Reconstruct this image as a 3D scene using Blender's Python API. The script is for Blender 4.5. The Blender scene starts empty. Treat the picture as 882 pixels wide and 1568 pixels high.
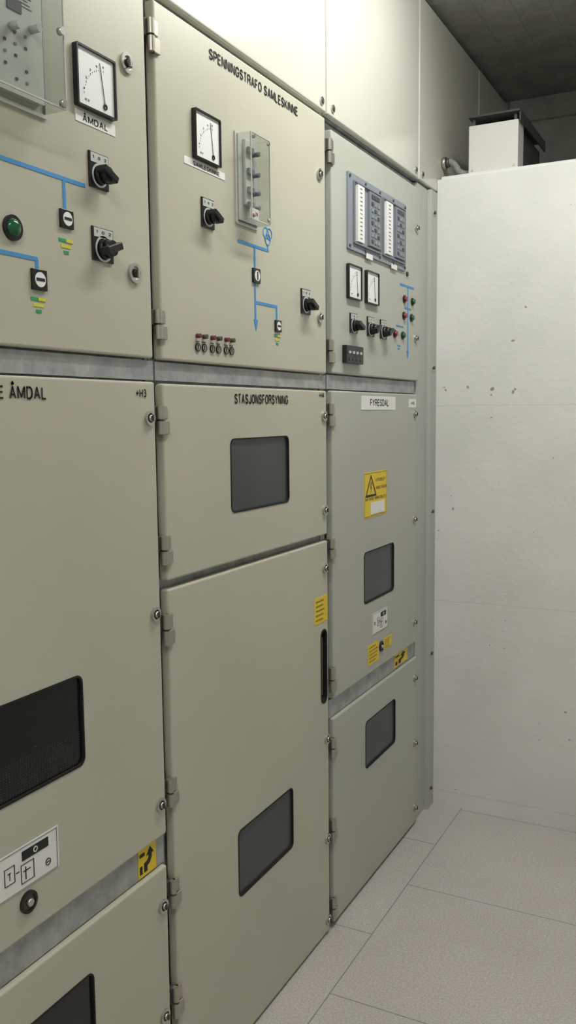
import bpy, bmesh, math, random
from mathutils import Matrix, Vector
random.seed(4)
scene=bpy.context.scene
try:
    scene.view_settings.view_transform='Standard'
    scene.view_settings.look='None'
except Exception: pass
COL=bpy.context.collection
# ------------------------------------------------------------------ materials
def mat(name,col,rough=.5,metal=0.,emit=None,es=0.,ior=1.45):
    m=bpy.data.materials.new(name);m.use_nodes=True
    b=m.node_tree.nodes['Principled BSDF']
    b.inputs['Base Color'].default_value=(*col,1)
    b.inputs['Roughness'].default_value=rough
    b.inputs['Metallic'].default_value=metal
    b.inputs['IOR'].default_value=ior
    if emit: 
        b.inputs['Emission Color'].default_value=(*emit,1);b.inputs['Emission Strength'].default_value=es
    return m
class NT:
    def __init__(s,m): s.m=m;s.n=m.node_tree.nodes;s.l=m.node_tree.links;s.b=s.n['Principled BSDF'];s.tc=s.n.new('ShaderNodeTexCoord')
    def noise(s,scale,detail=4,rough=.5,vec=None):
        t=s.n.new('ShaderNodeTexNoise');t.inputs['Scale'].default_value=scale;t.inputs['Detail'].default_value=detail;t.inputs['Roughness'].default_value=rough
        s.l.new(vec or s.tc.outputs['Object'],t.inputs['Vector']);return t.outputs['Fac']
    def ramp(s,inp,stops):
        r=s.n.new('ShaderNodeValToRGB');e=r.color_ramp.elements
        while len(e)<len(stops): e.new(.5)
        for i,(p,c) in enumerate(stops):
            e[i].position=p;e[i].color=(c,c,c,1) if isinstance(c,(int,float)) else (*c,1)
        s.l.new(inp,r.inputs[0]);return r.outputs['Color']
    def mix(s,f,a,b,mode='MIX'):
        x=s.n.new('ShaderNodeMix');x.data_type='RGBA';x.blend_type=mode
        for k,v in ((0,f),(6,a),(7,b)):
            if hasattr(v,'is_output'): s.l.new(v,x.inputs[k])
            elif k==0: x.inputs[0].default_value=v
            else: x.inputs[k].default_value=(*v,1)
        return x.outputs[2]
    def math(s,op,a,b=None,c=None):
        x=s.n.new('ShaderNodeMath');x.operation=op
        for i,v in enumerate((a,b,c)):
            if v is None: continue
            if hasattr(v,'is_output'): s.l.new(v,x.inputs[i])
            else: x.inputs[i].default_value=v
        return x.outputs[0]
    def sep(s):
        x=s.n.new('ShaderNodeSeparateXYZ');s.l.new(s.tc.outputs['Object'],x.inputs[0]);return x.outputs
    def bump(s,h,strength,dist=.01):
        b=s.n.new('ShaderNodeBump');b.inputs['Strength'].default_value=strength;b.inputs['Distance'].default_value=dist
        s.l.new(h,b.inputs['Height']);s.l.new(b.outputs[0],s.b.inputs['Normal'])
    def col(s,c): s.l.new(c,s.b.inputs['Base Color'])
def paint(name,c,rough):
    m=mat(name,c,rough);t=NT(m)
    n=t.ramp(t.noise(2.2,3),[(.3,.95),(.7,1.03)])
    t.col(t.mix(1.,c,n,'MULTIPLY'))
    return m
PAINT=paint('cabinet_paint',(.495,.487,.388),.38)
PAINT_TINTED=paint('cabinet_paint_grey_light',(.445,.458,.40),.38)  # same cabinet paint, with the greyer light at the last cabinet mixed into it
def cover():
    c=(.59,.59,.52);m=mat('duct_cover_paint',c,.21,ior=1.6);t=NT(m)
    t.col(t.mix(1.,c,t.ramp(t.noise(1.5,2),[(.3,.97),(.7,1.02)]),'MULTIPLY'))
    t.bump(t.noise(2.2,1),.25,.02)
    return m
COVER=cover()
def galv():
    m=mat('galvanised_steel',(.36,.37,.36),.5,.35);t=NT(m)
    t.col(t.ramp(t.noise(28,4,.6),[(.3,(.29,.30,.30)),(.7,(.47,.48,.48))]))
    return m
GALV=galv()
FILL=paint('filler_paint',(.45,.46,.43),.5)
BLACK=mat('black_plastic',(.012,.012,.013),.35)
RUB=mat('black_rubber',(.008,.008,.008),.7)
def glassm(name,c,r):
    m=mat(name,c,r);t=NT(m)
    t.col(t.mix(1.,c,t.ramp(t.noise(6,1),[(.3,.85),(.7,1.15)]),'MULTIPLY'));return m
GLASS=glassm('smoked_window',(.050,.057,.059),.30)
GLASSD=glassm('dark_window',(.010,.011,.012),.2)
def grille():
    m=mat('dark_mesh_window',(.012,.013,.013),.18);t=NT(m)
    s=t.sep()
    a=t.math('GREATER_THAN',t.math('FRACT',t.math('MULTIPLY',s[1],160.)),.6)
    b=t.math('GREATER_THAN',t.math('FRACT',t.math('MULTIPLY',s[2],220.)),.6)
    g=t.math('MULTIPLY',t.math('MULTIPLY',a,b),t.math('LESS_THAN',s[2],.95))
    t.col(t.mix(g,(.007,.008,.009),(.03,.032,.032)));return m
GRILLE=grille()
STEEL=mat('nickel_steel',(.55,.54,.50),.3,.9)
HINGE=mat('hinge_zinc',(.42,.40,.34),.38,.75)
HINGED=mat('hinge_dark',(.10,.095,.08),.5,.5)
WHITE=mat('label_white',(.80,.80,.78),.5)
FACE=mat('meter_face',(.82,.83,.82),.4)
LGREY=mat('relay_light_grey',(.52,.54,.51),.5)
MGREY=mat('relay_grey',(.19,.21,.23),.5)
BGREY=mat('relay_blue_grey',(.24,.27,.31),.45)
DGREY=mat('dark_grey',(.06,.06,.065),.5)
BLUE=mat('mimic_blue',(.06,.27,.60),.5)
YEL=mat('label_yellow',(.78,.56,.03),.5)
YELG=mat('earth_yellow',(.62,.60,.05),.5)
GRN=mat('earth_green',(.03,.33,.10),.5)
LGREEN=mat('lamp_green',(.01,.10,.04),.15)
LRED=mat('lamp_red',(.26,.012,.025),.2)
DRED=mat('test_red',(.16,.02,.02),.35)
TXT=mat('print_black',(.015,.015,.015),.6)
def clearm():
    m=bpy.data.materials.new('clear_polycarbonate');m.use_nodes=True;n=m.node_tree.nodes;l=m.node_tree.links
    n.clear();o=n.new('ShaderNodeOutputMaterial');mx=n.new('ShaderNodeMixShader');tr=n.new('ShaderNodeBsdfTransparent');g=n.new('ShaderNodeBsdfGlossy')
    tr.inputs[0].default_value=(.93,.94,.93,1);g.inputs['Roughness'].default_value=.15;mx.inputs[0].default_value=.07
    l.new(tr.outputs[0],mx.inputs[1]);l.new(g.outputs[0],mx.inputs[2]);l.new(mx.outputs[0],o.inputs[0]);return m
CLEAR=clearm()
def concrete_white():
    m=mat('painted_concrete',(.80,.80,.78),.75);t=NT(m);s=t.sep()
    base=t.ramp(t.noise(2.5,6,.6),[(.3,(.69,.695,.675)),(.7,(.79,.79,.775))])
    ln=None
    w=t.math('MULTIPLY',t.math('SUBTRACT',t.noise(7,2),.5),.012)
    for z in (1.527,.80,.055):
        d=t.math('ABSOLUTE',t.math('SUBTRACT',t.math('ADD',s[2],w),z))
        k=t.math('LESS_THAN',d,.0016)
        ln=k if ln is None else t.math('MAXIMUM',ln,k)
    ln=t.math('MULTIPLY',ln,.28)
    c=t.mix(ln,base,(.42,.42,.40))
    # chips and pinholes
    mp=t.n.new('ShaderNodeTexNoise');mp.inputs['Scale'].default_value=60;mp.inputs['Detail'].default_value=1
    t.l.new(t.tc.outputs['Object'],mp.inputs['Vector'])
    va=t.n.new('ShaderNodeVectorMath');va.operation='MULTIPLY_ADD';t.l.new(mp.outputs['Color'],va.inputs[0]);va.inputs[1].default_value=(.016,.016,.016);t.l.new(t.tc.outputs['Object'],va.inputs[2])
    v=t.n.new('ShaderNodeTexVoronoi');v.inputs['Scale'].default_value=24;t.l.new(va.outputs[0],v.inputs['Vector'])
    n5=t.noise(5.5,2);sz=t.math('SUBTRACT',t.noise(17,1),.36)
    band=t.math('LESS_THAN',t.math('ABSOLUTE',t.math('SUBTRACT',s[2],1.66)),.12)
    rad=t.math('MULTIPLY',sz,t.math('ADD',.38,t.math('MULTIPLY',band,.40)))
    sel=t.math('GREATER_THAN',t.math('ADD',n5,t.math('MULTIPLY',band,.07)),.585)
    h=t.math('MULTIPLY',t.math('LESS_THAN',v.outputs['Distance'],rad),sel)
    c=t.mix(t.math('MULTIPLY',h,.75),c,(.22,.16,.14))
    # grime near the floor
    g=t.math('MULTIPLY',t.math('MAXIMUM',t.math('SUBTRACT',.4,s[2]),0.),.35)
    c=t.mix(g,c,(.42,.41,.39))
    t.col(c)
    hh=t.math('ADD',t.math('MULTIPLY',t.noise(48,4,.6),.35),t.math('MULTIPLY',t.noise(9,2),1.))
    hh=t.math('SUBTRACT',hh,t.math('MULTIPLY',t.math('MAXIMUM',h,ln),.8))
    t.bump(hh,.36,.008)
    return m
WALL=concrete_white()
def concrete(name,a,b,blocks=False):
    m=mat(name,a,.9);t=NT(m);s=t.sep()
    c=t.ramp(t.noise(6,6,.65),[(.3,a),(.7,b)])
    hgt=t.noise(24,5,.7)
    if blocks:
        d=t.math('LESS_THAN',t.math('FRACT',t.math('DIVIDE',s[2],.2)),.05)
        e=t.math('LESS_THAN',t.math('FRACT',t.math('DIVIDE',s[0],.4)),.025)
        k=t.math('MAXIMUM',d,e);c=t.mix(t.math('MULTIPLY',k,.5),c,(.05,.05,.045))
        hgt=t.math('SUBTRACT',hgt,k)
    else:
        d=t.math('LESS_THAN',t.math('FRACT',t.math('DIVIDE',s[0],.12)),.04)
        c=t.mix(t.math('MULTIPLY',d,.2),c,(.1,.1,.1))
    t.col(c);t.bump(hgt,.6,.02);return m
CEIL=concrete('ceiling_concrete',(.25,.25,.225),(.40,.40,.365))
BLOCK=concrete('block_concrete',(.24,.24,.215),(.40,.40,.365),True)
def floorm():
    m=mat('vinyl_tiles',(.5,.48,.47),.42);t=NT(m);s=t.sep()
    c=t.ramp(t.noise(190,3,.7),[(.34,(.42,.39,.37)),(.5,(.53,.50,.48)),(.66,(.62,.595,.575))])
    c=t.mix(1.,c,t.ramp(t.noise(2,4),[(.3,.93),(.7,1.04)]),'MULTIPLY')
    left=t.math('LESS_THAN',s[0],.115)
    yo=t.math('ADD',s[1],t.math('MULTIPLY',left,.305))
    def seam(v,off): 
        f=t.math('FRACT',t.math('ADD',t.math('DIVIDE',t.math('SUBTRACT',v,off),.6),100.5))
        return t.math('LESS_THAN',t.math('ABSOLUTE',t.math('SUBTRACT',f,.5)),.0028)
    k=t.math('MAXIMUM',seam(s[0],.115),seam(yo,2.565))
    c=t.mix(t.math('MULTIPLY',k,.72),c,(.16,.145,.135))
    t.col(c);t.bump(k,-.25,.002)
    return m
FLOOR=floorm()
PLAIN=paint('plain_wall_paint',(.62,.62,.60),.8)
TUBE=mat('lamp_diffuser',(.9,.9,.9),.4,emit=(1,.995,.945),es=48.)
HOUS=mat('lamp_housing',(.8,.8,.8),.4)
# ------------------------------------------------------------------ geometry helpers
def empty(name):
    e=bpy.data.objects.new(name,None);e.empty_display_size=.1;COL.objects.link(e);return e
def fin(name,bm,m,parent=None,smooth=False):
    me=bpy.data.meshes.new(name);bmesh.ops.recalc_face_normals(bm,faces=bm.faces);bm.to_mesh(me);bm.free()
    if smooth:
        for p in me.polygons: p.use_smooth=True
    me.materials.append(m)
    o=bpy.data.objects.new(name,me);COL.objects.link(o)
    if parent: o.parent=parent
    return o
def box(name,x0,x1,y0,y1,z0,z1,m,parent=None,bev=0.,seg=2):
    bm=bmesh.new();bmesh.ops.create_cube(bm,size=1)
    for v in bm.verts: v.co=Vector(((x0+x1)/2+v.co.x*(x1-x0),(y0+y1)/2+v.co.y*(y1-y0),(z0+z1)/2+v.co.z*(z1-z0)))
    if bev: bmesh.ops.bevel(bm,geom=bm.edges[:],offset=bev,segments=seg,affect='EDGES',profile=.5)
    return fin(name,bm,m,parent)
def rpts(y0,y1,z0,z1,r,n=6):
    P=[]
    for cy,cz,a0 in ((y1-r,z1-r,0),(y0+r,z1-r,90),(y0+r,z0+r,180),(y1-r,z0+r,270)):
        for i in range(n+1):
            a=math.radians(a0+90*i/n);P.append((cy+r*math.cos(a),cz+r*math.sin(a)))
    return P
def prism(name,P,x0,x1,m,parent=None):
    bm=bmesh.new()
    a=[bm.verts.new((x0,y,z)) for y,z in P];b=[bm.verts.new((x1,y,z)) for y,z in P]
    n=len(P);bm.faces.new(a);bm.faces.new(b)
    for i in range(n): bm.faces.new((a[i],a[(i+1)%n],b[(i+1)%n],b[i]))
    return fin(name,bm,m,parent)
def rr(name,y0,y1,z0,z1,r,x0,x1,m,parent=None): return prism(name,rpts(y0,y1,z0,z1,r),x0,x1,m,parent)
def ringprism(name,Po,Pi,x0,x1,m,parent=None):
    bm=bmesh.new();n=len(Po)
    V=[[bm.verts.new((x,y,z)) for y,z in P] for P in (Po,Pi) for x in (x0,x1)]
    o0,o1,i0,i1=V
    for k in range(n):
        j=(k+1)%n
        for q in ((o0[k],o0[j],o1[j],o1[k]),(i0[k],i0[j],i1[j],i1[k]),(o1[k],o1[j],i1[j],i1[k]),(o0[k],o0[j],i0[j],i0[k])): bm.faces.new(q)
    return fin(name,bm,m,parent)
def cyl(name,y,z,r,x0,x1,m,parent=None,n=24,r2=None):
    r2=r if r2 is None else r2
    bm=bmesh.new()
    a=[bm.verts.new((x0,y+r*math.cos(2*math.pi*i/n),z+r*math.sin(2*math.pi*i/n))) for i in range(n)]
    b=[bm.verts.new((x1,y+r2*math.cos(2*math.pi*i/n),z+r2*math.sin(2*math.pi*i/n))) for i in range(n)]
    bm.faces.new(a);bm.faces.new(b)
    for i in range(n):
        f=bm.faces.new((a[i],a[(i+1)%n],b[(i+1)%n],b[i]));f.smooth=True
    me=fin(name,bm,m,parent);return me
def circ(y,z,r,n=24): return [(y+r*math.cos(2*math.pi*i/n),z+r*math.sin(2*math.pi*i/n)) for i in range(n)]
def ring(name,y,z,ro,ri,x0,x1,m,parent=None): return ringprism(name,circ(y,z,ro),circ(y,z,ri),x0,x1,m,parent)
def zcyl(name,x,y,r,z0,z1,m,parent=None,n=16):
    bm=bmesh.new()
    bmesh.ops.create_cone(bm,cap_ends=True,segments=n,radius1=r,radius2=r,depth=z1-z0,matrix=Matrix.Translation((x,y,(z0+z1)/2)))
    return fin(name,bm,m,parent)
def dome(name,y,z,r,x,h,m,parent=None):
    bm=bmesh.new();bmesh.ops.create_uvsphere(bm,u_segments=16,v_segments=8,radius=1)
    for v in bm.verts: v.co=Vector((x+v.co.x*h,y+v.co.y*r,z+v.co.z*r))
    return fin(name,bm,m,parent,True)
# condensed sans-serif print, each glyph a set of strokes on a unit cell
GL={
'A':(1,[[(0,0),(.5,1),(1,0)],[(.18,.32),(.82,.32)]]),
'B':(1,[[(0,0),(0,1),(.7,1),(.92,.88),(.92,.66),(.7,.53),(0,.53)],[(.7,.53),(1,.4),(1,.13),(.75,0),(0,0)]]),
'D':(1,[[(0,0),(0,1),(.6,1),(.9,.85),(1,.62),(1,.38),(.9,.15),(.6,0),(0,0)]]),
'E':(.9,[[(1,0),(0,0),(0,1),(1,1)],[(0,.52),(.9,.52)]]),
'F':(.85,[[(0,0),(0,1),(1,1)],[(0,.5),(.85,.5)]]),
'G':(1.05,[[(.98,.74),(.85,.93),(.5,1),(.15,.9),(0,.62),(0,.38),(.15,.1),(.5,0),(.85,.07),(1,.25),(1,.47),(.55,.47)]]),
'H':(1,[[(0,0),(0,1)],[(1,0),(1,1)],[(0,.5),(1,.5)]]),
'I':(.02,[[(.5,0),(.5,1)]]),
'J':(.8,[[(1,1),(1,.22),(.8,.03),(.5,0),(.2,.03),(0,.25)]]),
'K':(1,[[(0,0),(0,1)],[(.95,1),(0,.4)],[(.35,.6),(1,0)]]),
'L':(.8,[[(0,1),(0,0),(1,0)]]),
'M':(1.25,[[(0,0),(0,1),(.5,.12),(1,1),(1,0)]]),
'N':(1,[[(0,0),(0,1),(1,0),(1,1)]]),
'O':(1.1,[[(.5,0),(.15,.1),(0,.35),(0,.65),(.15,.9),(.5,1),(.85,.9),(1,.65),(1,.35),(.85,.1),(.5,0)]]),
'P':(.95,[[(0,0),(0,1),(.7,1),(1,.87),(1,.6),(.7,.46),(0,.46)]]),
'R':(1,[[(0,0),(0,1),(.7,1),(.97,.87),(.97,.63),(.7,.5),(0,.5)],[(.68,.5),(.92,.38),(1,0)]]),
'S':(1,[[(.96,.76),(.82,.94),(.5,1),(.16,.93),(.04,.75),(.16,.59),(.5,.51),(.86,.42),(1,.25),(.85,.07),(.5,0),(.15,.06),(0,.26)]]),
'T':(.95,[[(0,1),(1,1)],[(.5,1),(.5,0)]]),
'U':(1,[[(0,1),(0,.28),(.15,.05),(.5,0),(.85,.05),(1,.28),(1,1)]]),
'V':(1,[[(0,1),(.5,0),(1,1)]]),
'Y':(1,[[(0,1),(.5,.46),(1,1)],[(.5,.46),(.5,0)]]),
'+':(.9,[[(0,.5),(1,.5)],[(.5,.2),(.5,.8)]]),
'0':(.85,[[(.5,0),(.1,.12),(0,.5),(.1,.88),(.5,1),(.9,.88),(1,.5),(.9,.12),(.5,0)]]),
'1':(.4,[[(0,.75),(1,1),(1,0)]]),
'2':(.85,[[(0,.75),(.2,.97),(.7,1),(1,.8),(.9,.55),(0,0),(1,0)]]),
'3':(.85,[[(0,.9),(.5,1),(.95,.8),(.8,.57),(.4,.53)],[(.8,.53),(1,.3),(.8,.05),(.4,0),(0,.12)]]),
'4':(.9,[[(.8,0),(.8,1),(0,.28),(1,.28)]]),
'5':(.85,[[(.95,1),(.15,1),(.05,.5),(.5,.6),(1,.4),(.9,.1),(.45,0),(0,.12)]]),
}
GL['Å']=(1,GL['A'][1]+[[(.5,1.08),(.33,1.17),(.5,1.28),(.67,1.17),(.5,1.08)]])
def text(name,s,y0,y1,z0,z1,x,parent,m=TXT,th=.155,asp=.52,gap=.27):
    pos=0;L=[]
    for ch in s:
        if ch==' ': pos+=.42;continue
        w,st=GL[ch];w*=asp;L.append((pos,w,st));pos+=w+gap
    tot=pos-gap;h=z1-z0;sy=(y1-y0)/tot;r=th/2
    bm=bmesh.new()
    def put(u,v): return bm.verts.new((x,y0+u*sy,z0+v*h))
    for p,w,st in L:
        for pl in st:
            q=[(p+a*w,r+b*(1-2*r) if b<=1 else b) for a,b in pl]
            for (a,b),(c,d) in zip(q,q[1:]):
                dx,dy=c-a,d-b;l=math.hypot(dx,dy) or 1;nx,ny=-dy/l*r,dx/l*r
                bm.faces.new([put(a+nx,b+ny),put(a-nx,b-ny),put(c-nx,d-ny),put(c+nx,d+ny)])
            for k,(a,b) in enumerate(q[1:-1]):
                bm.faces.new([put(a+r*math.cos(t*math.pi/4),b+r*math.sin(t*math.pi/4)) for t in range(8)])
    return fin(name,bm,m,parent)
def flat(name,y0,y1,z0,z1,m,parent,x=0.,t=.001): return box(name,x-.0005,x+t,y0,y1,z0,z1,m,parent)
# ------------------------------------------------------------------ door and its furniture
BACK=-.022
def door(parent,name,y0,y1,z0,z1,m,windows=(),holes=()):
    d=box(name,BACK,0,y0,y1,z0,z1,m,parent,.0045,3)
    cuts=[rr('cut',a,b,c,e,.016,-.1,.1,m) for (a,b,c,e,g) in windows]+[rr('cut',a,b,c,e,min(b-a,e-c)/2*.98,-.1,.1,m) for (a,b,c,e) in holes]
    for c in cuts:
        mo=d.modifiers.new('b','BOOLEAN');mo.operation='DIFFERENCE';mo.solver='EXACT';mo.object=c
    if cuts:
        bpy.context.view_layer.update()
        me=bpy.data.meshes.new_from_object(d.evaluated_get(bpy.context.evaluated_depsgraph_get()))
        d.modifiers.clear();d.data=me
        for c in cuts: bpy.data.objects.remove(c)
    for i,(a,b,c,e,g) in enumerate(windows):
        ringprism(name+'_window_gasket',rpts(a,b,c,e,.016),rpts(a+.0035,b-.0035,c+.0035,e-.0035,.013),-.012,.0012,RUB,parent)
        rr(name+'_window_pane',a+.003,b-.003,c+.003,e-.003,.013,-.012,-.004,g,parent)
    return d
def lock(parent,y,z,big=False):
    r=.0185 if big else .0145
    ring('lock_ring',y,z,r,r*.66,-.001,.005,STEEL,parent)
    cyl('lock_bezel',y,z,r*.68,-.001,.002,BLACK if not big else STEEL,parent)
    cyl('lock_core',y,z,r*.42,.001,.009,STEEL if not big else BLACK,parent)
    box('lock_bit',.008,.012,y-r*.12,y+r*.12,z-r*.4,z+r*.4,DGREY if not big else STEEL,parent)
def hinge(parent,yc,z0,z1):
    zm=(z0+z1)/2
    zcyl('hinge_knuckle_upper',.001,yc-.006,.0075,zm+.002,z1,HINGE,parent)
    zcyl('hinge_knuckle_lower',.001,yc-.006,.0075,z0,zm-.002,HINGE,parent)
    zcyl('hinge_pin',.001,yc-.006,.0045,zm-.003,zm+.003,HINGED,parent)
    box('hinge_leaf_door',-.006,.0055,yc-.004,yc+.019,z0,zm-.002,HINGE,parent,.0015)
    box('hinge_leaf_frame',-.021,-.004,yc-.018,yc-.004,zm-.002,z1,HINGED,parent,.0015)
    box('hinge_leaf_top',-.006,.0045,yc-.004,yc+.014,zm+.002,z1,HINGE,parent,.0015)
def meter(parent,y0,y1,z0,z1,ang=-12):
    ringprism('meter_bezel',rpts(y0,y1,z0,z1,.003,2),rpts(y0+.0035,y1-.0035,z0+.0035,z1-.0035,.002,2),-.001,.010,BLACK,parent)
    box('meter_face',-.001,.006,y0+.003,y1-.003,z0+.003,z1-.003,FACE,parent)
    w=y1-y0;h=z1-z0
    cy=y1-.28*w;cz=z0+.16*h;R=.58*h
    for i in range(13):
        a=math.radians(92+i*6.6);L=.0035 if i%3==0 else .0018
        yy=cy+math.cos(a)*R*.95;zz=cz+math.sin(a)*R
        box('meter_tick',.0058,.0064,yy-.00045,yy+.00045,zz-L/2,zz+L/2,TXT,parent)
        if i%3==0: text('meter_number',str(i//3),yy-.002,yy+.001,zz+.005,zz+.009,.0064,parent,TXT)
    a=math.radians(90-ang)
    dy,dz=math.cos(a),math.sin(a);L=.70*h
    prism('meter_needle',[(cy-dz*.0006,cz+dy*.0006),(cy+dz*.0006,cz-dy*.0006),(cy+dz*.0004+dy*L,cz-dy*.0004+dz*L),(cy-dz*.0004+dy*L,cz+dy*.0004+dz*L)],.0066,.0074,TXT,parent)
    ring('meter_pivot',cy,cz,.0050,.0032,.006,.0078,BLACK,parent)
    text('meter_unit','KV',y0+.22*w,y0+.32*w,z0+.12*h,z0+.17*h,.0064,parent,TXT)
def rotary(parent,y0,y1,z0,z1,turn=-35):
    box('switch_plate',-.001,.004,y0,y1,z0,z1,BLACK,parent,.001)
    w=y1-y0;h=z1-z0
    box('switch_legend',.0038,.0048,y0+.05*w,y1-.05*w,z1-.30*h,z1-.04*h,LGREY,parent)
    text('switch_text','1  0  2',y0+.15*w,y1-.15*w,z1-.2*h,z1-.11*h,.0052,parent)
    ring('switch_dial',(y0+y1)/2,z0+.37*h,w*.40,w*.33,.0038,.0048,LGREY,parent)
    cy,cz=(y0+y1)/2,z0+.37*h
    cyl('switch_collar',cy,cz,w*.30,.004,.014,BLACK,parent)
    cyl('switch_knob',cy,cz,w*.27,.014,.026,BLACK,parent,24,w*.24)
    b=box('switch_grip',.012,.032,-w*.38,w*.38,-w*.12,w*.12,BLACK,parent,.002)
    M=Matrix.Translation((0,cy,cz))@Matrix.Rotation(math.radians(turn),4,'X')
    b.data.transform(M)
def hline(p,y0,y1,z,t=.0065): flat('mimic_line',y0,y1,z-t/2,z+t/2,BLUE,p)
def vline(p,y,z0,z1,t=.0065): flat('mimic_line',y-t/2,y+t/2,z0,z1,BLUE,p,0.,.0011)
def indicator(p,y0,y1,z0,z1,a=0):
    box('indicator_frame',-.001,.005,y0,y1,z0,z1,BLACK,p,.001)
    cy,cz=(y0+y1)/2,(z0+z1)/2;r=(y1-y0)*.36
    cyl('indicator_face',cy,cz,r,.004,.0058,WHITE,p)
    b=box('indicator_bar',.0055,.0064,-r*.8,r*.8,-r*.2,r*.2,TXT,p)
    b.data.transform(Matrix.Translation((0,cy,cz))@Matrix.Rotation(math.radians(a),4,'X'))
def earth(p,y,z,w=.034):
    for i,(k,m) in enumerate(((1.,GRN),(.70,YELG),(.34,GRN))):
        zz=z+.003-i*.0095
        flat('earth_bar',y-w*k/2,y+w*k/2,zz-.0026,zz+.0026,m,p)
        if i==0: flat('earth_bar_tip',y,y+w/2,zz-.0026,zz+.0026,YELG,p,.0004)
def arrow(p,y,z,w=.012,h=.02): prism('mimic_arrow',[(y-w/2,z+h),(y+w/2,z+h),(y,z)],-.0005,.001,BLUE,p)
def lamp(p,y,z,r,m):
    ring('lamp_collar',y,z,r*1.15,r*.8,-.001,.005,BLACK,p);dome('lamp_lens',y,z,r*.85,.003,.010,m,p)
def button(p,y,z,r,m):
    ring('button_collar',y,z,r*1.15,r*.75,-.001,.004,BLACK,p);cyl('button_cap',y,z,r*.78,0,.011,m,p,16,r*.65)
mat_txtrow=mat('print_grey',(.25,.20,.03),.6)
def warnlabel(p,y0,y1,z0,z1,x=0.,sym='tri'):
    flat('warning_label',y0,y1,z0,z1,YEL,p,x)
    w=y1-y0;h=z1-z0;X=x+.0012
    if sym=='tri':
        ringprism('label_border',rpts(y0+.003,y1-.003,z0+.003,z1-.003,.002,2),rpts(y0+.0045,y1-.0045,z0+.0045,z1-.0045,.001,2),x+.0005,X+.0002,mat_txtrow,p)
        cy,cz=y0+.29*w,z0+.66*h;s=.24*w
        def T(s): return [(cy-s,cz-s*.62),(cy+s,cz-s*.62),(cy,cz+s*.85)]
        ringprism('warning_triangle',T(s),T(s*.76),x+.0005,X+.0004,TXT,p)
        prism('warning_bolt',[(cy-.002,cz+s*.35),(cy+.004,cz+s*.35),(cy+.001,cz),(cy+.005,cz),(cy-.002,cz-s*.4),(cy,cz-s*.1),(cy-.004,cz-s*.1)],x+.0005,X+.0004,TXT,p)
        text('warning_text','UTKOBLET',y0+.50*w,y0+.93*w,z0+.77*h,z0+.84*h,X,p)
        text('warning_text','ARBEID PÅGÅR',y0+.50*w,y0+.96*w,z0+.59*h,z0+.66*h,X,p)
        text('warning_text','MÅ IKKE INNKOBLES',y0+.06*w,y0+.94*w,z0+.37*h,z0+.44*h,X,p)
        flat('warning_sticker',y0+.28*w,y0+.88*w,z0+.06*h,z0+.32*h,WHITE,p,x+.001)
    elif sym=='arrow':
        def W(q): return (y0+q[0]*w,z0+q[1]*h)
        prism('label_arrow',[W(q) for q in ((.30,.12),(.48,.12),(.48,.30),(.64,.36),(.74,.52),(.74,.66),(.86,.66),(.66,.92),(.44,.66),(.57,.66),(.55,.54),(.46,.48),(.30,.44))],x+.0005,X+.0004,TXT,p)
        flat('label_bar',y0+.06*w,y0+.2*w,z0+.12*h,z0+.4*h,TXT,p,x+.0008)
        flat('label_bar',y0+.06*w,y0+.34*w,z0+.72*h,z0+.84*h,TXT,p,x+.0008)
    else:
        n=5
        for i in range(n):
            zz=z1-h*(.15+.7*i/(n-1));k=random.uniform(.5,.82)
            flat('label_text_row',y0+.1*w,y0+(.1+k)*w,zz-h*.025,zz+h*.025,mat_txtrow,p,x+.0006)
def keyhole(p,y,z,r):
    ring('operating_hole_ring',y,z,r,r*.72,-.001,.004,BLACK,p)
    cyl('operating_hole_dark',y,z,r*.75,-.002,.0012,HINGED,p)
    cyl('operating_shaft',y,z,r*.35,.001,.008,STEEL,p,6)
def diagram(p,y0,y1,z0,z1):
    flat('diagram_label',y0,y1,z0,z1,WHITE,p)
    w=y1-y0;h=z1-z0;x=.0008
    def ln(a,b,c,d,m=TXT,xx=x): flat('diagram_line',y0+a*w,y0+b*w,z0+c*h,z0+d*h,m,p,xx)
    ln(.02,.98,.02,.03,MGREY);ln(.02,.98,.965,.975,MGREY);ln(.02,.026,.02,.97,MGREY);ln(.972,.978,.02,.97,MGREY)
    ln(.52,.86,.66,.88)
    ring('diagram_symbol',y0+.69*w,z0+.77*h,h*.07,h*.045,.0012,.0022,WHITE,p)
    for a,b,c,d in ((.30,.42,.30,.70),(.50,.66,.14,.58)):
        ln(a,a+.007,c,d);ln(b,b+.007,c,d);ln(a,b,d-.012,d);ln(a,b,c,c+.012)
    ln(.53,.62,.40,.42);ln(.555,.565,.2,.5);ln(.34,.38,.55,.57);ln(.36,.367,.40,.55)
    ln(.44,.48,.46,.48)
    ring('diagram_circle',y0+.85*w,z0+.28*h,h*.085,h*.07,.0005,.002,TXT,p);ln(.83,.87,.27,.285)
    ring('diagram_circle',y0+.14*w,z0+.5*h,h*.08,h*.065,.0005,.002,TXT,p)
def hollow_cover(name,x0,x1,y0,y1,z0,z1,p,t=.002):
    box(name+'_front',x1-t,x1,y0,y1,z0,z1,CLEAR,p,.0008)
    box(name+'_side',x0,x1-t,y0,y0+t,z0,z1,CLEAR,p);box(name+'_side',x0,x1-t,y1-t,y1,z0,z1,CLEAR,p)
    box(name+'_side',x0,x1-t,y0+t,y1-t,z0,z0+t,CLEAR,p);box(name+'_side',x0,x1-t,y0+t,y1-t,z1-t,z1,CLEAR,p)
    ringprism(name+'_edge',rpts(y0-.0005,y1+.0005,z0-.0005,z1+.0005,.003,3),rpts(y0+.002,y1-.002,z0+.002,z1-.002,.002,3),x1-.002,x1+.0006,mat_flange,p)
    ringprism(name+'_flange',rpts(y0-.006,y1+.006,z0-.006,z1+.006,.004,3),rpts(y0,y1,z0,z1,.002,3),x0-.001,x0+.004,mat_flange,p)
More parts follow.
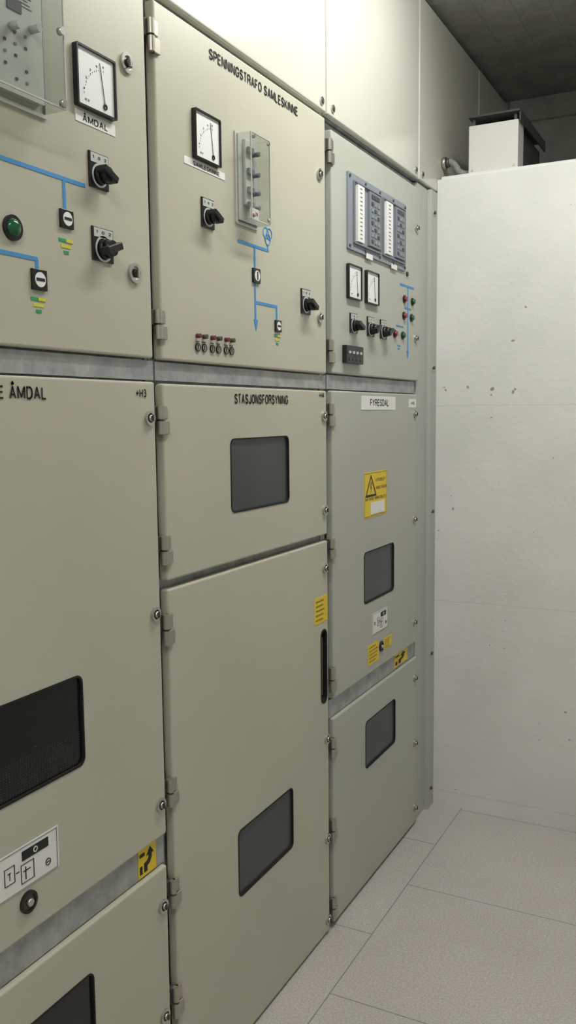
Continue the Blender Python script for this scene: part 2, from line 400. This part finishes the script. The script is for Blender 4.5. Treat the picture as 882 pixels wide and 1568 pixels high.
mat_flange=mat('cover_edge_grey',(.50,.50,.46),.3)
# ------------------------------------------------------------------ cabinets
def body(e,y0,y1):
    box('cabinet_body',-.62,BACK-.006,y0+.001,y1-.001,0.0,2.287,GALV,e)
    box('frame_post',BACK-.006,BACK-.002,y0+.001,y0+.012,0.005,2.285,GALV,e)
    box('frame_post',BACK-.006,BACK-.002,y1-.012,y1-.001,0.005,2.285,GALV,e)
def trayhinge(e,y,L):
    for z0,z1 in L: hinge(e,y,z0,z1)
HZ1=[(2.179,2.238),(1.649,1.705),(1.465,1.520),(1.206,1.263),(1.042,1.105),(.704,.762),(.485,.544),(.240,.308)]
# plain neighbour, just outside the left of the photograph
e0=empty('switchgear_cabinet.003');body(e0,-.165,.635)
door(e0,'instrument_door',-.152,.618,1.611,2.275,PAINT)
door(e0,'breaker_door',-.152,.618,.653,1.566,PAINT,[(.09,.38,.888,1.053,GRILLE)])
door(e0,'cable_door',-.152,.618,.01,.587,PAINT,[(.09,.38,.33,.495,GLASS)])
box('frame_band',BACK-.008,-.008,-.16,.63,.592,.648,GALV,e0);box('frame_band',BACK-.008,-.008,-.16,.63,1.572,1.605,GALV,e0)
trayhinge(e0,-.158,HZ1)
for z in (2.133,1.764,1.497,1.113,.722,.507,.269): lock(e0,.597,z)
meter(e0,.41,.515,2.018,2.118);rotary(e0,.445,.495,1.895,1.954);rotary(e0,.445,.503,1.771,1.828)
text('door_text','LINJE FYRESDAL',.12,.36,1.529,1.549,.0012,e0)

e1=empty('switchgear_cabinet');body(e1,.635,1.435)
door(e1,'instrument_door',.650,1.420,1.611,2.275,PAINT)
door(e1,'breaker_door',.650,1.422,.653,1.566,PAINT,[(.895,1.182,.888,1.053,GRILLE)])
door(e1,'cable_door',.650,1.420,.01,.587,PAINT,[(.895,1.184,.33,.497,GLASSD)])
box('frame_band',BACK-.008,-.010,.64,1.424,.590,.650,GALV,e1);box('frame_band',BACK-.008,-.010,.64,1.432,1.570,1.607,GALV,e1)
trayhinge(e1,.642,HZ1)
meter(e1,1.214,1.318,2.019,2.119,-10)
flat('meter_label',1.216,1.322,1.995,2.014,WHITE,e1);text('meter_label_text','ÅMDAL',1.235,1.30,1.998,2.009,.0013,e1)
lock(e1,1.361,2.133,True);lock(e1,1.366,1.764,True)
for y,z in ((1.400,1.497),(1.402,1.113),(1.402,.722),(1.401,.507),(1.397,.269)): lock(e1,y,z)
rotary(e1,1.245,1.296,1.894,1.954,-25);rotary(e1,1.247,1.303,1.771,1.829,20)
hline(e1,.80,1.235,1.892);vline(e1,1.181,1.842,1.892);indicator(e1,1.167,1.198,1.812,1.842);earth(e1,1.181,1.789)
hline(e1,.80,1.112,1.752);vline(e1,1.110,1.735,1.752);indicator(e1,1.095,1.128,1.703,1.736);earth(e1,1.110,1.686)
lamp(e1,1.058,1.791,.017,LGREEN)
# relay under its clear hood
rr('relay_front',.975,1.130,1.990,2.205,.003,-.001,.012,LGREY,e1)
rr('relay_display',1.055,1.085,2.110,2.127,.001,.011,.0135,DGREY,e1)
for i in range(5):
    for j in range(3):
        if (i*3+j)%4: rr('relay_mark',1.045+j*.022,1.050+j*.022,2.01+i*.017,2.014+i*.017,.001,.0115,.0135,DGREY if (i+j)%2 else MGREY,e1)
for y,z in ((1.105,2.095),(1.062,2.085)): 
    cyl('relay_knob',y,z,.006,.012,.030,LGREY,e1,16)
for i in range(6): flat('relay_text',1.06,1.10+.004*(i%3),2.148-i*.005,2.1492-i*.005,MGREY,e1,.012)
hollow_cover('relay_hood',0.0,.048,.968,1.140,1.980,2.215,e1)
for y in (.98,1.130):
    for z in (1.988,2.095): cyl('hood_screw',y,z,.006,.046,.054,STEEL,e1,14)
text('door_text','LINJE ÅMDAL',.961,1.118,1.529,1.550,.0012,e1);text('cabinet_number','+H3',1.361,1.392,1.536,1.552,.0012,e1)
diagram(e1,.925,1.105,.735,.808);keyhole(e1,1.029,.709,.019)
warnlabel(e1,1.337,1.395,.592,.650,-.0095,'arrow')

e2=empty('switchgear_cabinet.001');body(e2,1.435,2.235)
door(e2,'instrument_door',1.449,2.218,1.610,2.278,PAINT)
door(e2,'station_supply_door',1.449,2.217,1.171,1.564,PAINT,[(1.701,1.988,1.281,1.449,GLASS)])
door(e2,'transformer_door',1.449,2.219,.008,1.153,PAINT,[(1.705,1.991,.365,.531,GLASS)],[(2.168,2.210,.695,.908)])
box('handle_recess',-.021,-.017,2.166,2.212,.69,.912,HINGED,e2)
ringprism('handle_gasket',rpts(2.168,2.210,.695,.908,.0205),rpts(2.173,2.205,.700,.903,.0158),-.017,.0012,RUB,e2)
rr('handle_grip',2.180,2.198,.715,.885,.008,-.017,-.008,HINGE,e2)
box('frame_band',BACK-.008,-.010,1.438,2.232,1.570,1.606,GALV,e2)
trayhinge(e2,1.444,HZ1)
text('door_text','SPENNINGSTRAFO SAMLESKINNE',1.645,2.053,2.235,2.257,.0012,e2)
meter(e2,1.572,1.671,2.021,2.118,-8)
flat('meter_label',1.541,1.698,2.003,2.018,WHITE,e2);text('meter_label_text','SAMLESKINNE',1.575,1.675,2.006,2.015,.0013,e2)
rotary(e2,1.600,1.648,1.890,1.950,-25);rotary(e2,2.062,2.114,1.757,1.820,-25)
box('fuse_base',-.001,.008,1.746,1.830,1.930,2.112,LGREY,e2,.001)
box('fuse_rail',.008,.016,1.762,1.794,1.965,2.105,LGREY,e2,.002)
for z in (2.085,2.040,2.000,1.968):
    box('fuse_holder',.016,.024,1.766,1.790,z-.010,z+.004,MGREY,e2,.002);cyl('fuse_knob',1.808,z-.004,.005,.008,.026,MGREY,e2,14)
flat('fuse_label',1.762,1.80,1.934,1.958,WHITE,e2,.026);flat('fuse_label_mark',1.766,1.776,1.938,1.946,LRED,e2,.027);flat('fuse_label_mark',1.782,1.794,1.944,1.950,LRED,e2,.027)
hollow_cover('fuse_hood',0.0,.040,1.745,1.832,1.928,2.114,e2)
for y in (1.755,1.822):
    for z in (1.938,2.104): cyl('hood_screw',y,z,.004,.039,.044,STEEL,e2,12)
hline(e2,1.750,1.893,1.886)
ring('transformer_symbol',1.880,1.925,.0135,.0115,-.0005,.001,BLUE,e2);ring('transformer_symbol',1.897,1.925,.0135,.0115,-.0005,.0012,BLUE,e2);ring('transformer_symbol',1.889,1.911,.0135,.0115,-.0005,.0014,BLUE,e2)
vline(e2,1.889,1.886,1.898,.004)
vline(e2,1.825,1.712,1.886);arrow(e2,1.827,1.694,.02,.026);indicator(e2,1.812,1.845,1.803,1.836,90)
hline(e2,1.826,1.933,1.760);vline(e2,1.930,1.724,1.760);indicator(e2,1.919,1.948,1.700,1.728);earth(e2,1.932,1.688,.032)
for i,y in enumerate((1.575,1.600,1.632,1.657,1.689,1.712)):
    cyl('test_knob',y,1.665,.0048,0,.010,DRED if i%2==0 else HINGED,e2,14);ring('test_socket',y+.001,1.642,.0088,.0068,-.001,.003,BLACK,e2);cyl('test_socket_core',y+.001,1.642,.0068,0,.002,mat_flange,e2,16);box('test_socket_slot',.0018,.0025,y-.001,y+.003,1.637,1.647,TXT,e2)
    flat('test_caption',y-.006,y+.008,1.653,1.6545,TXT,e2)
lock(e2,2.177,2.125);lock(e2,2.175,1.757)
for y,z in ((2.198,1.496),(2.200,1.239),(2.198,1.078),(2.205,.587),(2.205,.291),(2.205,.045)): lock(e2,y,z)
text('door_text','STASJONSFORSYNING',1.724,1.983,1.526,1.549,.0012,e2);text('cabinet_number','+H4',2.168,2.198,1.545,1.559,.0012,e2)
warnlabel(e2,2.129,2.214,.930,1.003,0,'rows')

e3=empty('switchgear_cabinet.002');body(e3,2.235,2.995)
door(e3,'instrument_door',2.258,2.984,1.613,2.261,PAINT_TINTED)
door(e3,'breaker_door',2.254,2.970,.688,1.566,PAINT_TINTED,[(2.483,2.745,.917,1.079,GLASS)])
door(e3,'cable_door',2.252,2.986,.010,.630,PAINT_TINTED,[(2.494,2.762,.387,.542,GLASS)])
box('frame_band',BACK-.008,-.010,2.24,2.978,.633,.685,GALV,e3);box('frame_band',BACK-.008,-.010,2.24,2.968,1.570,1.609,GALV,e3)
trayhinge(e3,2.249,[(2.170,2.232),(1.642,1.704),(1.469,1.530),(1.098,1.153),(.711,.783),(.516,.575),(.265,.330),(.030,.089)])
# protection relay rack
rr('relay_plate',2.357,2.833,1.965,2.176,.003,-.001,.006,BGREY,e3)
for a,b,c,d in ((2.412,2.460,2.500,2.590),(2.640,2.695,2.722,2.806)):
    ringprism('relay_frame',rpts(a-.022,d+.012,1.984,2.158,.002,2),rpts(a-.018,d+.008,1.988,2.154,.001,2),.005,.012,MGREY,e3)
    box('relay_cover_strip',.005,.014,a,b,1.992,2.150,WHITE,e3,.001)
    for i in range(13): flat('relay_scale',a+.3*(b-a),a+.6*(b-a),2.002+i*.0115,2.004+i*.0115,MGREY,e3,.014)
    box('relay_module',.005,.014,c,d,1.994,2.150,MGREY,e3,.001)
    w=d-c
    for i in range(7):
        for j in range(3): box('relay_key',.0138,.0160,c+w*(.14+.27*j),c+w*(.30+.27*j),2.004+i*.018,2.013+i*.018,BGREY if (i+j)%3 else DGREY,e3)
    box('relay_lcd',.0138,.0155,c+w*.15,d-w*.15,2.131,2.143,DGREY,e3)
for y in (2.368,2.485,2.60,2.715,2.824):
    for z in (1.975,2.166): cyl('relay_screw',y,z,.0045,.005,.009,DGREY,e3,10)
flat('relay_label',2.49,2.54,1.957,1.972,WHITE,e3,.006);flat('relay_label',2.70,2.75,1.957,1.972,WHITE,e3,.006)
meter(e3,2.355,2.452,1.828,1.924,-8);meter(e3,2.491,2.589,1.828,1.924,-8)
rotary(e3,2.377,2.430,1.733,1.789,-20);rotary(e3,2.508,2.562,1.733,1.791,20);rotary(e3,2.615,2.668,1.733,1.791,20)
box('terminal_block',-.001,.014,2.325,2.450,1.645,1.695,BLACK,e3,.002)
for i in range(4): 
    box('terminal_toggle',.013,.018,2.340+i*.027,2.350+i*.027,1.671,1.679,LGREY,e3,.001);cyl('terminal_screw',2.347+i*.027,1.656,.004,.013,.016,DGREY,e3,10)
for y,z,m in ((2.835,1.876,LRED),(2.915,1.876,LGREEN),(2.832,1.822,LRED),(2.906,1.822,LGREEN),(2.745,1.757,LRED),(2.820,1.757,LGREEN)): button(e3,y,z,.0115,m)
hline(e3,2.794,2.930,1.921);vline(e3,2.872,1.700,1.921);hline(e3,2.84,2.905,1.849,.005);arrow(e3,2.872,1.683,.024,.026)
hline(e3,2.76,2.83,1.785,.004);hline(e3,2.77,2.80,1.722,.004);hline(e3,2.775,2.795,1.712,.004)
cyl('door_grommet',2.862,1.961,.008,-.001,.004,BLACK,e3,14)
for y,z in ((2.955,2.125),(2.951,1.757),(2.948,1.499),(2.947,1.132),(2.952,.763),(2.962,.557),(2.965,.314),(2.97,.068)): lock(e3,y,z)
flat('name_label',2.464,2.755,1.513,1.555,WHITE,e3);text('name_label_text','FYRESDAL',2.535,2.690,1.524,1.546,.0013,e3)
flat('name_label',2.885,2.958,1.521,1.550,WHITE,e3);text('name_label_text','+H5',2.905,2.94,1.530,1.541,.0013,e3)
warnlabel(e3,2.483,2.677,1.183,1.323)
diagram(e3,2.552,2.688,.807,.874)
warnlabel(e3,2.514,2.605,.716,.780,0,'rows');warnlabel(e3,2.652,2.724,.736,.772,0,'rows');warnlabel(e3,2.778,2.905,.640,.684,-.0095,'arrow')
keyhole(e3,2.628,.753,.017)

# ------------------------------------------------------------------ duct covers above
du=empty('busbar_duct_cover')
box('duct_body',-.60,-.020,-.16,3.172,2.292,2.888,GALV,du);box('duct_body_rear',-.60,-.020,3.172,4.205,2.36,2.888,GALV,du)
for a,b,z in ((-.160,.630,2.293),(.640,1.430,2.293),(1.440,2.226,2.293),(2.236,2.976,2.293),(2.984,3.722,2.293),(3.730,4.203,2.293)):
    box('cover_panel',-.020,.0,a,b,z,2.892,COVER,du,.005,3)
    for y in (a+.03,b-.03):
        ring('cover_fastener',y,z+.022,.010,.006,-.001,.004,STEEL,du);cyl('cover_fastener_core',y,z+.022,.006,-.001,.006,DGREY,du,14)
# ------------------------------------------------------------------ filler between last cabinet and wall
fi=empty('cabinet_filler_strip')
box('filler_plate',-.030,-.012,2.9965,3.118,0.0,2.287,FILL,fi)
box('filler_angle_face',-.030,.002,3.110,3.1805,0.0,2.287,FILL,fi,.0015)
for z in (2.211,1.665,1.140,.603,.075):
    cyl('filler_bolt_washer',3.142,z,.010,.001,.004,STEEL,fi,18);cyl('filler_bolt',3.142,z,.0065,.003,.009,HINGED,fi,6)
# ------------------------------------------------------------------ room shell
box('floor',-.72,2.3,-1.5,4.3,-.06,0.0,FLOOR)
box('ceiling',-.72,2.3,-1.5,4.3,2.905,3.0,CEIL)
box('wall_left',-.72,-.64,-1.5,4.3,0,2.905,PLAIN)
box('wall_right',2.2,2.3,-1.5,4.3,0,2.905,PLAIN)
box('wall_rear',-.64,2.2,-1.5,-1.4,0,2.905,PLAIN)
box('wall_far',-.64,2.2,4.215,4.3,0,2.905,BLOCK)
def partition():
    bm=bmesh.new();bmesh.ops.create_cube(bm,size=1)
    for v in bm.verts: v.co=Vector((1.1005+v.co.x*2.199,3.431+v.co.y*.5,1.1725+v.co.z*2.345))
    top=[e for e in bm.edges if all(v.co.z>2 for v in e.verts)]
    bmesh.ops.bevel(bm,geom=top,offset=.012,segments=3,affect='EDGES')
    return fin('wall_partition',bm,WALL)
partition()
# ------------------------------------------------------------------ cable box on the partition
cb=empty('metal_cable_box')
WM=mat('white_sheet_metal',(.66,.66,.62),.35);DK=mat('dark_sheet_metal',(.05,.05,.045),.45)
box('box_shell',.104,.279,3.215,3.30,2.345,2.512,WM,cb,.003)
box('duct_shell',.118,.270,3.30,3.62,2.345,2.500,DK,cb,.002)
box('lid_plate',.104,.286,3.205,3.64,2.536,2.543,DK,cb,.001)
box('lid_side_flange',.282,.287,3.215,3.64,2.505,2.540,DK,cb)
for x in (.115,.262):
    box('lid_spacer',x,x+.01,3.225,3.235,2.512,2.536,DGREY,cb)
for x in (.118,.265): 
    bm=bmesh.new();bmesh.ops.create_cone(bm,cap_ends=True,segments=12,radius1=.004,radius2=.004,depth=.004,matrix=Matrix.Translation((x,3.2135,2.36))@Matrix.Rotation(math.pi/2,4,'X'));fin('box_screw',bm,STEEL,cb)
# corrugated conduit
cd=empty('flexible_conduit')
def tube(name,pts,r,m,parent,corr=True,n=14):
    bm=bmesh.new();rings=[]
    P=[Vector(p) for p in pts];P=[P[0]*2-P[1]]+P+[P[-1]*2-P[-2]];S=[]
    for i in range(1,len(P)-2):
        for k in range(18):
            t=k/18;a,b,c,d=P[i-1],P[i],P[i+1],P[i+2]
            S.append(.5*((2*b)+(c-a)*t+(2*a-5*b+4*c-d)*t*t+(3*b-a-3*c+d)*t**3))
    S.append(P[-2]);up=Vector((.3,.9,.1))
    for i,p in enumerate(S):
        t=(S[min(i+1,len(S)-1)]-S[max(i-1,0)]).normalized();a=t.cross(up).normalized();b=t.cross(a)
        rad=r*(1 if (i//2)%2==0 else .84) if corr else r
        rings.append([bm.verts.new(p+a*rad*math.cos(2*math.pi*j/n)+b*rad*math.sin(2*math.pi*j/n)) for j in range(n)])
    for i in range(len(rings)-1):
        for j in range(n): bm.faces.new((rings[i][j],rings[i][(j+1)%n],rings[i+1][(j+1)%n],rings[i+1][j]))
    bm.faces.new(rings[0]);bm.faces.new(rings[-1])
    return fin(name,bm,m,parent)
tube('conduit_hose',[(.006,3.245,2.405),(.025,3.245,2.408),(.045,3.247,2.395),(.060,3.25,2.372),(.080,3.255,2.362),(.102,3.26,2.362)],.012,mat('conduit_grey',(.30,.30,.29),.5),cd)
cyl('conduit_gland',3.245,2.405,.022,.0015,.014,STEEL,cd,20);cyl('conduit_nut',3.245,2.405,.017,.014,.026,HINGED,cd,6)
# ------------------------------------------------------------------ ceiling luminaires
def luminaire(name,xc,y0,y1):
    e=empty(name)
    box('housing',xc-.07,xc+.07,y0,y1,2.865,2.903,HOUS,e,.004)
    P=[(xc-.055,2.865),(xc-.045,2.835),(xc-.02,2.822),(xc+.02,2.822),(xc+.045,2.835),(xc+.055,2.865)]
    bm=bmesh.new();a=[bm.verts.new((x,y0+.03,z)) for x,z in P];b=[bm.verts.new((x,y1-.03,z)) for x,z in P]
    bm.faces.new(a);bm.faces.new(b)
    for i in range(len(P)): bm.faces.new((a[i],a[(i+1)%len(P)],b[(i+1)%len(P)],b[i]))
    fin('diffuser',bm,TUBE,e)
    box('end_cap',xc-.06,xc+.06,y0,y0+.03,2.82,2.866,HOUS,e,.003);box('end_cap',xc-.06,xc+.06,y1-.03,y1,2.82,2.866,HOUS,e,.003)
luminaire('fluorescent_luminaire',.53,1.46,2.74)
luminaire('fluorescent_luminaire.001',.85,-1.0,.3)
w=bpy.data.worlds.new('world');scene.world=w;w.use_nodes=True
w.node_tree.nodes['Background'].inputs[0].default_value=(.6,.62,.65,1);w.node_tree.nodes['Background'].inputs[1].default_value=.1
# ------------------------------------------------------------------ camera
yaw,pit,rol=.47448,.10903,.01076
f=Vector((-math.sin(yaw)*math.cos(pit),math.cos(yaw)*math.cos(pit),-math.sin(pit)))
rt=Vector((math.cos(yaw),math.sin(yaw),0));dn=f.cross(rt)
c,s=math.cos(rol),math.sin(rol)
R=c*rt+s*dn;Dn=-s*rt+c*dn
cam=bpy.data.cameras.new('camera');co=bpy.data.objects.new('camera',cam);COL.objects.link(co)
cam.sensor_fit='VERTICAL';cam.sensor_height=36;cam.sensor_width=36*1181/2100;cam.lens=1356.95/1568*36;cam.clip_start=.02
U=-Dn;B=-f
co.matrix_world=Matrix(((R.x,U.x,B.x,1.0169),(R.y,U.y,B.y,0),(R.z,U.z,B.z,1.5),(0,0,0,1)))
scene.camera=co
